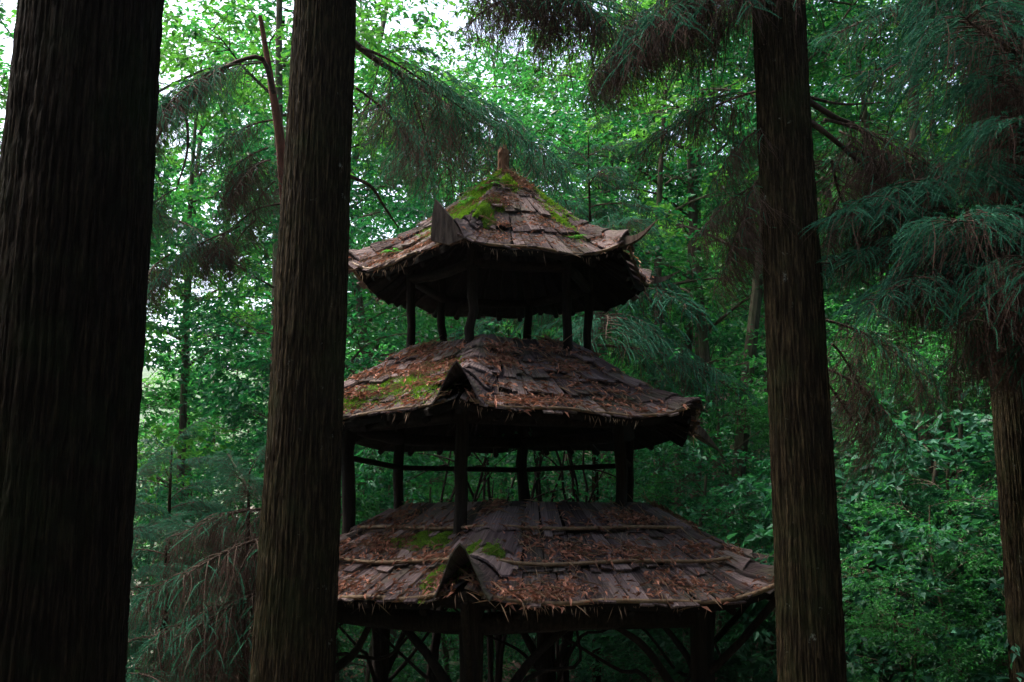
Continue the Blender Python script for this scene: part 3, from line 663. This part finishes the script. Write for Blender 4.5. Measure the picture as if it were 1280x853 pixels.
for a in [('m', 300, 80, 7.9, 200, -25, .5), ('m', 262, 98, 7.8, 250, -30, .5), ('m', 225, 125, 7.7, 200, -30, .5), ('d', 205, 150, 7.7, 250, -50, .4), ('g', 330, 78, 8.2, 190, -20, .5), ('g', 240, 120, 8.0, 160, -25, .5),
          ('d', 335, 185, 8.1, 195, -30, .5), ('d', 330, 200, 8.2, 150, -30, .5), ('d', 338, 200, 8.0, 245, -30, .5), ('m', 345, 150, 8.2, 190, -15, .5), ('d', 310, 215, 8.1, 200, -45, .45), ('d', 345, 225, 8.1, 170, -45, .45),
          ('d', 300, 283, 8.0, 195, -35, .45), ('d', 285, 290, 8.1, 250, -45, .45), ('m', 280, 292, 7.9, 185, -25, .45), ('d', 320, 275, 8.1, 160, -40, .45),
          ('d', 212, 318, 8.2, 200, -45, .5), ('d', 196, 330, 8.2, 260, -40, .5), ('m', 222, 235, 7.9, 200, -40, .45), ('m', 188, 195, 7.8, 260, -40, .45), ('g', 200, 270, 8.4, 340, -20, .5)]:
    B_at(DC, *a)
for a in [('d', 372, 640, 8.0, 195, 5, .8), ('d', 380, 670, 7.9, 215, 0, .85), ('m', 365, 690, 8.0, 190, 0, .75), ('d', 375, 730, 7.9, 215, -5, .8), ('m', 370, 745, 7.8, 195, 0, .7), ('d', 365, 770, 8.0, 205, 0, .75)]:
    B_at(DC, *a)

# ------------------------------------------------------------------ young cedars (bough parts round a thin stem)
def young_cedar(px, py_top, Y, label, r=1.2, kinds='gym', nb=14, H=None):
    top = at(px, py_top, Y); bz = float(terr(top[0], Y)); e = empty("young_cedar", (top[0], Y, bz)); tag(e, label, "tree", "young cedars round the pagoda")
    h = top[2] - bz; mb = MB(); tube(mb, np.array([[0, 0, -.2], [.03, 0, h * .5], [0, 0, h]]), np.array([.06, .04, .008]), 7); mb.build("trunk", M['bark'], e, True)
    for i in range(nb):
        f = (i + .5) / nb; z = bz + h * ((.12 if Y < 12 else .62) + (.86 if Y < 12 else .37) * f); sc = r * (1.05 - .75 * f) / 1.5
        B_at_z = (top[0], Y, z); lst = {'g': BG, 'm': BM_, 'd': BD, 'y': BY}[kinds[int(rng.integers(len(kinds)))]]
        add_bough(e, lst[int(rng.integers(len(lst)))], B_at_z, i * 137.5 + rng.normal(0, 12), -5 + 25 * f, max(.3, sc))
    for i in range(7):
        add_bough(e, BY[i % 2] if Y > 9.5 else BG[i % 3], (top[0], Y, bz + h * (1 - .05 * i)), i * 137.5, 62 - 7 * i, .26 + .03 * i)
    return e
young_cedar(215, 560, 10.5, "teal green young cedar low beside the thickest trunk", 1.6, 'gyg', 14)
young_cedar(165, 610, 9.0, "dark young cedar half hidden by the thickest trunk", 1.3, 'gy', 12)
young_cedar(312, 590, 8.2, "young cedar with brown drooping sprays against the second trunk", 1.15, 'mddm', 15)
young_cedar(275, 640, 11.0, "young cedar in the middle of the left gap", 1.5, 'yg', 12)
young_cedar(-30, -260, 8.5, "cedar showing at the left edge behind the thickest trunk", 1.2, 'gmd', 26)
young_cedar(735, 170, 12.5, "tall slim cedar with teal foliage directly behind the top roof", 1.7, 'yyg', 20)

# ------------------------------------------------------------------ broadleaf trees
def spray_leaves(mb, P0, D, n_tw, n_lf, size, leafL, m=1, flat=.5, wood=True):
    """leafy sprays: P0 (n,3) start, D (n,3) direction; fans of twigs with leaves in loose layers"""
    n = len(P0); D = norm(D)
    side = norm(np.cross(D, np.array([0, 0, 1.]) + .05 * rng.normal(size=(n, 3))))
    pos, dr = [], []
    for i in range(n_tw):
        f = rng.uniform(.05, 1, n)[:, None]; s = rng.choice([-1, 1], n)[:, None]
        b = P0 + D * size * f; td = norm(D * .7 + side * s * rng.uniform(.3, 1.1, (n, 1)) + np.array([0, 0, 1]) * rng.normal(-.08, flat * .45, (n, 1)))
        tl = size * rng.uniform(.25, .6, (n, 1))
        for j in range(n_lf):
            g = (j + rng.random((n, 1))) / n_lf
            pos.append(b + td * tl * g + rng.normal(0, .02, (n, 3)) - np.array([0, 0, 1]) * (.12 * tl * g ** 2)); dr.append(td + .8 * rng.normal(size=(n, 3)) * np.array([1, 1, .5]) + np.array([0, 0, -.25]))
    pos = np.concatenate(pos); dr = np.concatenate(dr); N = len(pos)
    nr = norm(np.array([0, 0, 1.]) + .55 * rng.normal(size=(N, 3)))
    Ls = leafL * rng.uniform(.6, 1.25, N); leaves(mb, pos, dr, nr, Ls, Ls * rng.uniform(.40, .6, N), m)

def broad_tree(H, cr, z_lo, lean, leafmat, n_limb=16, n_spray=330, leafL=.12, trunk_r=.10, bark='palebark'):
    """returns (trunk mesh, crown mesh)"""
    tb = MB(); cb = MB()
    n = 16; f = np.linspace(0, 1, n); w = rng.uniform(0, 6)
    tr = np.stack([lean * f * H + .12 * np.sin(f * 5 + w), .12 * np.sin(f * 4 + w * 2), H * .93 * f - .2], -1)
    tube(tb, tr, trunk_r * (1 - .85 * f) + .012, 9, 0, True, .04)
    ends, dirs = [], []
    for i in range(n_limb):
        g = z_lo + (1 - z_lo) * (i + rng.random()) / n_limb; p = np.array([np.interp(g, f, tr[:, c]) for c in range(3)]); az = i * 2.4 + rng.normal(0, .4)
        ll = cr * (1.05 - .55 * abs(g - .55 * (1 + z_lo)) / .5) * rng.uniform(.65, 1.15); up = rng.uniform(.15, .8)
        d = norm(np.array([math.cos(az), math.sin(az), up])); q = np.linspace(0, 1, 8)
        P = p + d * (ll * q)[:, None] + np.array([0, 0, 1]) * (ll * (.10 * q - .25 * q ** 2))[:, None] + .05 * ll * np.sin(q * 6 + i)[:, None] * np.array([-d[1], d[0], 0])
        tube(tb, P, np.maximum(trunk_r * .38 * (1 - .85 * q) * (1.1 - .6 * g), .006), 5, 0, False)
        for _ in range(int(n_spray / n_limb)):
            h = rng.uniform(.25, 1.0); b = np.array([np.interp(h, q, P[:, c]) for c in range(3)])
            a2 = az + rng.normal(0, 1.0); dd = norm(np.array([math.cos(a2), math.sin(a2), rng.normal(.12, .35)])); L2 = rng.uniform(.1, .45) * ll
            e = b + dd * L2; ends.append(e); dirs.append(dd)
            if rng.random() < .5: tube(tb, np.array([b, (b + e) / 2 + [0, 0, .03], e + dd * .3]), np.array([.009, .006, .003]), 4, 0, False)
    spray_leaves(cb, np.array(ends), np.array(dirs), 7, 6, .75, leafL, 0)
    return tb.mesh("trunk", [M[bark]]), cb.mesh("crown", [M[leafmat]])
for_trees = {
    'A': broad_tree(11, 2.9, .30, .02, 'leafA'), 'B': broad_tree(12, 3.0, .28, -.05, 'leafB', leafL=.125), 'C': broad_tree(10, 2.6, .22, .06, 'leafC', leafL=.11),
    'D': broad_tree(13, 3.0, .42, .12, 'leafA', n_limb=14, n_spray=200, trunk_r=.12), 'E': broad_tree(12.5, 2.8, .45, -.10, 'leafB', n_limb=14, n_spray=180, trunk_r=.11),
    'H': broad_tree(15, 2.3, .56, .02, 'leafB', n_limb=12, n_spray=190, leafL=.12, trunk_r=.10),
    'K': broad_tree(14, 3.3, .60, .0, 'leafC', n_limb=16, n_spray=420, leafL=.12, trunk_r=.11),  # dense high crown, added to keep light off the right bank
    'W': broad_tree(2.3, 1.05, .08, .04, 'leafD', n_limb=10, n_spray=60, leafL=.135, trunk_r=.02),
    'S': broad_tree(4.2, 1.7, .08, .04, 'leafC', n_limb=14, n_spray=240, leafL=.085, trunk_r=.04),
    'T': broad_tree(5.0, 1.9, .10, -.05, 'leafA', n_limb=14, n_spray=240, leafL=.09, trunk_r=.045),
}
def tree(kind, px, Y, label, sc=1.0, rz=None, group="broadleaf trees behind the pagoda", name="broadleaf_tree", sink=0):
    x = (px - 640) / FPX * Y * 1.01; z = float(terr_far(x, Y)) - sink
    e = empty(name, (x, Y, z), rng.uniform(0, 6.28) if rz is None else R(rz), sc); tag(e, label, "tree", group)
    t, c = for_trees[kind]; link("trunk", t, e); link("crown", c, e); return e
TREES = [
    ('H', 218, 17, "slender broadleaf tree with a straight bare trunk in the left gap", .85, 0),
    ('H', 262, 24, "bare trunked tree behind the slender one in the left gap", .95, 40),
    ('H', 330, 15, "leafy tree arching high between the two left cedar trunks", 1.1, 300),
    ('D', 55, 13, "tall tree whose crown shows left of the thickest cedar trunk", 1.1, 100),
    ('D', 345, 20, "tall bright tree high up behind the second cedar trunk", 1.3, 10),
    ('C', 385, 15, "leafy tree rising close behind the second cedar trunk", 1.0, 80),
    ('D', 500, 19, "tall broadleaf tree with sky showing through its thin crown, left of the finial", 1.05, 190),
    ('A', 570, 22, "broadleaf tree behind the left slope of the top roof", 1.2, 130),
    ('D', 690, 18, "dark stemmed tree rising just right of the finial", 1.05, 0),
    ('B', 760, 24, "bright green tree far behind the top roof's right corner", 1.25, 90),
    ('C', 800, 15, "deep green bushy tree right behind the top roof's horns", 1.0, 10),
    ('A', 893, 17, "broadleaf tree with a brown trunk standing clear right of the pagoda", 1.1, 200),
    ('E', 905, 14, "leaning pale trunked tree high between the pagoda and the right cedar", 1.0, 180),
    ('B', 1000, 21, "bright tree behind the cedar trunk right of the pagoda", 1.25, 300),
    ('D', 1085, 19, "pale leaning trunk high up right of the right cedar", 1.1, 170),
    ('A', 1175, 16, "tree with a slanting trunk on the bank below the right boughs", .95, 30),
    ('C', 1130, 14, "dark thin stemmed tree left of the slanting trunk on the bank", .85, 210),
    ('B', 1260, 20, "pale green tree behind the boughs at the right edge", 1.2, 60),
    ('C', 430, 13.5, "deep green small tree behind the left eaves", .8, 250),
    ('A', 20, 18, "broadleaf tree behind the thickest cedar trunk", 1.1, 0),
    ('B', 20, 15, "broadleaf tree left of the thickest cedar trunk", 1.0, 90),
    ('C', 860, 20, "dark crown filling the gap low right of the pagoda", 1.0, 20),
    ('K', 1165, 12.5, "high crowned tree with a dark slim trunk on the bank under the right boughs", .9, 150),
    ('K', 1290, 11, "high crowned tree added behind the right edge cedar for its shade", .95, 80),
    ('B', 175, 30, "low crowned far tree in the left gap next to the thickest trunk", .85, 70),
    ('A', 305, 28, "low crowned far tree in the left gap next to the second trunk", .85, 170),
    ('E', 850, 19, "yellow green tree with a thin crown above the top roof's right tip", 1.1, 100),
    ('A', 250, 21, "tall dense tree high between the two left cedar trunks", 1.35, 210),
    ('A', 405, 25, "tall dense tree high behind the second cedar trunk's right side", 1.45, 140),
    ('B', 640, 27, "far broadleaf tree showing between the upper posts", 1.25, 20),
]
for k, px, Y, lab, sc, rz in TREES: tree(k, px, Y, lab, sc, rz)
SH = [
    ('S', 855, 12.2, "dense dark bush beside the right end of the middle roof", .85), ('T', 920, 13.5, "leafy bush left of the right cedar trunk", .8), ('S', 760, 14.5, "bush seen through the right part of the open middle storey", .75),
    ('T', 560, 14.5, "bush seen through the left part of the open middle storey", .75), ('S', 660, 15, "bush behind the middle of the open storey", .8), ('T', 1085, 12, "tall leafy bush just right of the right cedar trunk", .75),
    ('T', 1180, 11, "broad leafed bush on the bank under the right boughs", .7), ('S', 1240, 12.5, "dark bush behind the right edge cedar", .8), ('S', 215, 15, "dark rounded bush low in the left gap", .9), ('T', 185, 22, "pale green leafy thicket far back beside the thickest trunk", 1.2), ('T', 300, 24, "pale green leafy thicket far back beside the second trunk", 1.3), ('S', 248, 18, "round bush between the two pale thickets in the left gap", 1.1),
    ('T', 470, 13.5, "bush behind the left posts of the pagoda", .75), ('S', 955, 11.2, "low dark bush behind the lowest roof's right tip", .6), ('T', 1170, 8.6, "fresh green sapling on the right bank near the edge trunk", .42), ('T', 1110, 8.3, "small leafy sapling right of the right cedar base", .34),
    ('W', 1118, 8.9, "large leafed shrub at the foot of the bank near the right cedar", .8), ('W', 1192, 9.6, "large leafed shrub halfway between the right cedar and the edge cedar", 1.0), ('W', 1152, 10.8, "large leafed shrub higher on the bank below the brown sprays", 1.1), ('W', 1232, 8.4, "large leafed shrub just left of the edge cedar's base", .7), ('W', 1092, 10.4, "large leafed shrub tucked against the right cedar on the bank", 1.0), ('W', 905, 11.6, "large leafed shrub behind the right slope of the lowest roof", 1.1),
    ('S', 1220, 9.4, "glossy low bush beside the edge cedar trunk", .45),
]
for k, px, Y, lab, sc in SH: tree(k, px, Y, lab, sc, None, "bushes and saplings round the pagoda", "bush")

# far wood closing the view
def far_wood():
    mb = MB(); ends = []; 
    for i in range(230):
        Y = rng.uniform(26, 60); px = rng.uniform(-250, 1600)
        if 0 < px < 420: continue
        x = (px - 640) / FPX * Y; z = float(terr_far(x, Y)); h = rng.uniform(7, 12.5) * (1.0 if px > 600 else .9); r = rng.uniform(2.2, 3.6)
        tube(mb, np.array([[x, Y, z - .3], [x + rng.normal(0, .3), Y, z + h * .5], [x + rng.normal(0, .5), Y, z + h * .9]]), np.array([.17, .11, .03]), 6, 0, False)
        n = 110; v = rand_dirs(n) * (rng.random((n, 1)) ** .4); c = np.array([x, Y, z + h * .5]); p = c + v * np.array([r, r, h * .52])
        ends.append(p)
    E = np.concatenate(ends); D = rand_dirs(len(E)) * np.array([1, 1, .35]); spray_leaves(mb, E, D, 5, 5, 1.3, .22, 1)
    return tag(mb.build("far_wood", [M['palebark'], M['leafA']]), "mass of green woodland filling the slope far behind the pagoda", kind='stuff')
far_wood()

def shade_wood():  # unseen ring of trees added to block ambient light on the trunk fronts
    mb = MB(); ends = []
    for i in range(95):
        r_ = rng.uniform(11, 24); a = rng.uniform(R(48), R(312)); x = r_ * math.sin(a); Y = r_ * math.cos(a)
        if Y > 3 and abs(x) < .75 * Y + 3.5: continue
        z = float(terr_far(x, Y)); h = rng.uniform(10, 15)
        tube(mb, np.array([[x, Y, z - .3], [x, Y, z + h * .5], [x + .3, Y, z + h * .9]]), np.array([.2, .12, .03]), 6, 0, False)
        v = rand_dirs(130) * (rng.random((130, 1)) ** .4); ends.append(np.array([x, Y, z + h * .5]) + v * np.array([3, 3, h * .5]))
    E = np.concatenate(ends); spray_leaves(mb, E, rand_dirs(len(E)) * np.array([1, 1, .35]), 5, 4, 1.3, .28, 1)
    return tag(mb.build("added_shade_wood", [M['palebark'], M['leafC']]), "dense unseen woodland added round the viewer to cut the ambient light", kind='stuff')
shade_wood()
# ------------------------------------------------------------------ undergrowth
def fern_mesh(n=9, L=.55):
    mb = MB()
    for i in range(n):
        az = i * 2 * np.pi / n + rng.normal(0, .25); el = rng.uniform(.5, 1.0); Lr = L * rng.uniform(.7, 1.15); q = np.linspace(0, 1, 18)
        d = np.array([math.cos(az), math.sin(az), 0]); P = d * (Lr * q)[:, None] + np.array([0, 0, 1]) * (Lr * (el * q - .75 * q ** 2))[:, None]
        tube(mb, P, .003, 4, 1, False); T = norm(np.gradient(P, axis=0)); sd = np.array([-d[1], d[0], 0])
        for s in (-1, 1):
            pl = Lr * .26 * np.sin(np.pi * np.clip(q * .9 + .12, 0, 1)) + .004
            leaves(mb, P[2:], T[2:] * .5 + sd * s + np.array([0, 0, -.15]), np.tile([0, 0, 1.], (len(q) - 2, 1)), pl[2:], Lr * .055, 0, .06)
    return mb.mesh("fern", [M['fern'], M['wood']])
FERN = [fern_mesh(9), fern_mesh(11, .6), fern_mesh(7, .5)]
def fern_world(p, sc, label, group): 
    o = link("fern", FERN[int(rng.integers(3))]); o.location = p; o.scale = (sc,) * 3; o.rotation_euler = (rng.normal(0, .1), rng.normal(0, .1), rng.uniform(0, 6)); tag(o, label, "fern", group); return o
for px, py, Y, sc, lab in [(1150, 842, 7.2, .9, "bright fern at the bottom right of the right cedar trunk"), (935, 838, 8.6, .8, "fern under the lowest roof's right tip"), (440, 770, 7.6, .6, "fern hanging beside the second trunk under the lowest eave"), (1085, 800, 8.6, .8, "fern close to the right cedar trunk"), (1215, 815, 7.4, .8, "fern in front of the edge cedar"), (700, 835, 13, .9, "fern on the slope seen between the lower posts"), (905, 815, 10.5, .9, "pale fern on the litter behind the lowest roof's right end"), (1130, 560, 11.5, .9, "pale fan fern on the bank high right of the right cedar")]:
    p = at(px, py, Y); p[2] = min(p[2] - .12, 99) if py < 600 else float(terr(p[0], Y)) + (.45 if py < 800 and Y < 8 else .02)
    fern_world(p, sc, lab, "ferns on the forest floor")
rf = ROOFS['top']
for k, u, t, sc, lab in [(5, .95, .14, .28, "little fern on the top roof beside the finial"), (5, .75, .22, .34, "fern tuft on the left slope below the finial"), (5, .35, .66, .26, "small fern low on the top roof's left slope"), (5, .2, .80, .26, "small fern above the top roof's left eave"), (0, .8, .78, .20, "tiny fern on the top roof's right slope"), (5, .5, .35, .32, "fern tuft midway up the top roof's left slope")]:
    fern_world(rf.pt(k, np.array(u), np.array(t)) + np.array([0, 0, .03]), sc, lab, "ferns growing on the top roof")

def undergrowth():
    mb = MB(); n = 2000
    x = rng.uniform(-9, 13, n); y = rng.uniform(4.5, 26, n)
    keep = ~((np.hypot(x - PC[0], y - PC[1]) < 2.5)) & ~((y < 10) & (x < 1.6) & (x > -4)) & (np.abs(x) < y * .62 + 1)
    keep &= ~((np.abs(x) < 2.0) & (y < 16) & (rng.random(n) < .5))
    keep &= ~((np.abs(x) < 2.7) & (y < 13.8))
    keep &= np.hypot((x - 4.7) / 1.0, (y - 11.6) / 1.3) > 1
    x, y = x[keep], y[keep]; z = terr(x, y); h = rng.uniform(.15, .75, len(x)) * (1 + .5 * (x > 2))
    P = np.stack([x, y, z], -1)
    for i in range(4):
        d = norm(rng.normal(size=(len(P), 3)) * np.array([1, 1, .4]) + np.array([0, 0, .35])); s = P + np.stack([rng.normal(0, .12, len(P)), rng.normal(0, .12, len(P)), h * rng.uniform(.3, 1, len(P))], -1)
        spray_leaves(mb, s, d, 4, 5, .5, .125, 0)
    for p, hh in zip(P[::2], h[::2]):
        tube(mb, np.array([p, p + [rng.normal(0, .05), 0, hh * .6], p + [rng.normal(0, .1), rng.normal(0, .1), hh]]), np.array([.007, .005, .003]), 4, 1, False)
    return tag(mb.build("undergrowth", [M['leafD'], M['wood']]), "low leafy undergrowth covering the slope round the pagoda", kind='stuff')
undergrowth()
def ground_litter():
    mb = MB(); n = 16000; x = rng.uniform(-7, 9, n); y = rng.uniform(6, 24, n); P = np.stack([x, y, terr(x, y) + .02 + .02 * rng.random(n)], -1)
    nr = norm(np.array([0, 0, 1.]) + .4 * rng.normal(size=(n, 3))); Ls = rng.uniform(.04, .11, n)
    leaves(mb, P, norm(np.cross(nr, rand_dirs(n))), nr, Ls, Ls * .45, 0)
    return tag(mb.build("fallen_leaves", M['litter']), "brown fallen leaves carpeting the slope behind the pagoda posts", kind='stuff')
ground_litter()

# dark crooked shrub stems right behind the open middle storey
for px, Y, lab in [(540, 11.4, "crooked bare stemmed shrub behind the left posts of the middle storey"), (620, 11.8, "crooked many stemmed shrub behind the centre of the middle storey"), (705, 11.5, "crooked bare stemmed shrub behind the right posts of the middle storey")]:
    p = at(px, 640, Y); bz = float(terr(p[0], Y)); e = empty("shrub", (p[0], Y, bz)); tag(e, lab, "shrub", "crooked shrubs behind the pagoda")
    for i in range(6):
        a = rng.uniform(0, 6.28); h = rng.uniform(3.5, 4.5); s = rng.uniform(.3, .9)
        P = bez([np.zeros(3), np.array([.1 * math.cos(a), .1 * math.sin(a), h * .4]), np.array([s * .6 * math.cos(a + .5), .3 * math.sin(a), h * .7]), np.array([s * math.cos(a), s * math.sin(a), h])], 14)
        P += rng.normal(0, .015, P.shape); mb = MB(); tube(mb, P, np.linspace(.034, .012, 14), 6, 0, True, .05)
        for g in (6, 8, 10, 12):
            b = P[g]; d = norm(rng.normal(size=3) + np.array([0, 0, .7])); tube(mb, bez([b, b + d * .25 + [0, 0, .03], b + d * .55], 6), np.linspace(.014, .005, 6), 4, 0, False)
        mb.build("stem", M['post'], e, True)
    mb = MB(); n = 60; c = np.stack([rng.normal(0, .7, n), rng.normal(0, .5, n), rng.uniform(3.2, 4.8, n)], -1); spray_leaves(mb, c, rand_dirs(n) * [1, 1, .4], 5, 5, .5, .085, 0); mb.build("foliage", M['leafC'], e)

# ------------------------------------------------------------------ unseen cedars added behind and beside the viewer to shade the foreground
def shade_tree(x, y, lab, sc=1.0):
    bz = float(terr(x, y)); e = empty("cedar_tree", (x, y, bz), 0); tag(e, lab, "tree", "cedars added outside the view for shade")
    mb = MB(); tube(mb, np.array([[0, 0, -.3], [.02, 0, 5.], [0, 0, 15.]]), np.array([.27, .22, .06]), 14); mb.build("trunk", M['bark'], e, True)
    c = link("crown", CROWN, e); c.rotation_euler = (0, 0, rng.uniform(0, 6)); c.location = (0, 0, -4.2); c.scale = (1.3, 1.3, 1.1); return e
for x, y in [(-4.2, -1.8), (-1.0, -3.4), (1.8, -3.0), (4.6, -1.8), (7.6, 2.0), (-7.2, 1.0), (-8.5, 5), (0.3, -6.5), (4, -6), (-4.5, -6), (9.2, 6.5), (-3, -9), (2.5, -9.5), (7.5, -4), (-8, -3)]:
    shade_tree(x, y, "unseen cedar added outside the view to shade the foreground")

# ------------------------------------------------------------------ damp air
mb = MB(); x0, x1, y0, y1, z0, z1 = -425., 245., -65., 525., -40., 75.
mb.add([[x0, y0, z0], [x1, y0, z0], [x1, y1, z0], [x0, y1, z0], [x0, y0, z1], [x1, y0, z1], [x1, y1, z1], [x0, y1, z1]], np.array([[0, 3, 2, 1], [4, 5, 6, 7], [0, 1, 5, 4], [1, 2, 6, 5], [2, 3, 7, 6], [3, 0, 4, 7]]))
hm = bpy.data.materials.new("damp_air"); hm.use_nodes = True; hn = hm.node_tree.nodes; hn.clear()
hv = hn.new("ShaderNodeVolumePrincipled"); hv.inputs["Color"].default_value = (.80, .90, .97, 1); hv.inputs["Density"].default_value = .00014; hv.inputs["Anisotropy"].default_value = .2
ho = hn.new("ShaderNodeOutputMaterial"); hm.node_tree.links.new(hv.outputs[0], ho.inputs["Volume"])
tag(mb.build("haze", hm), "thin pale haze in the air of the valley", kind='stuff')
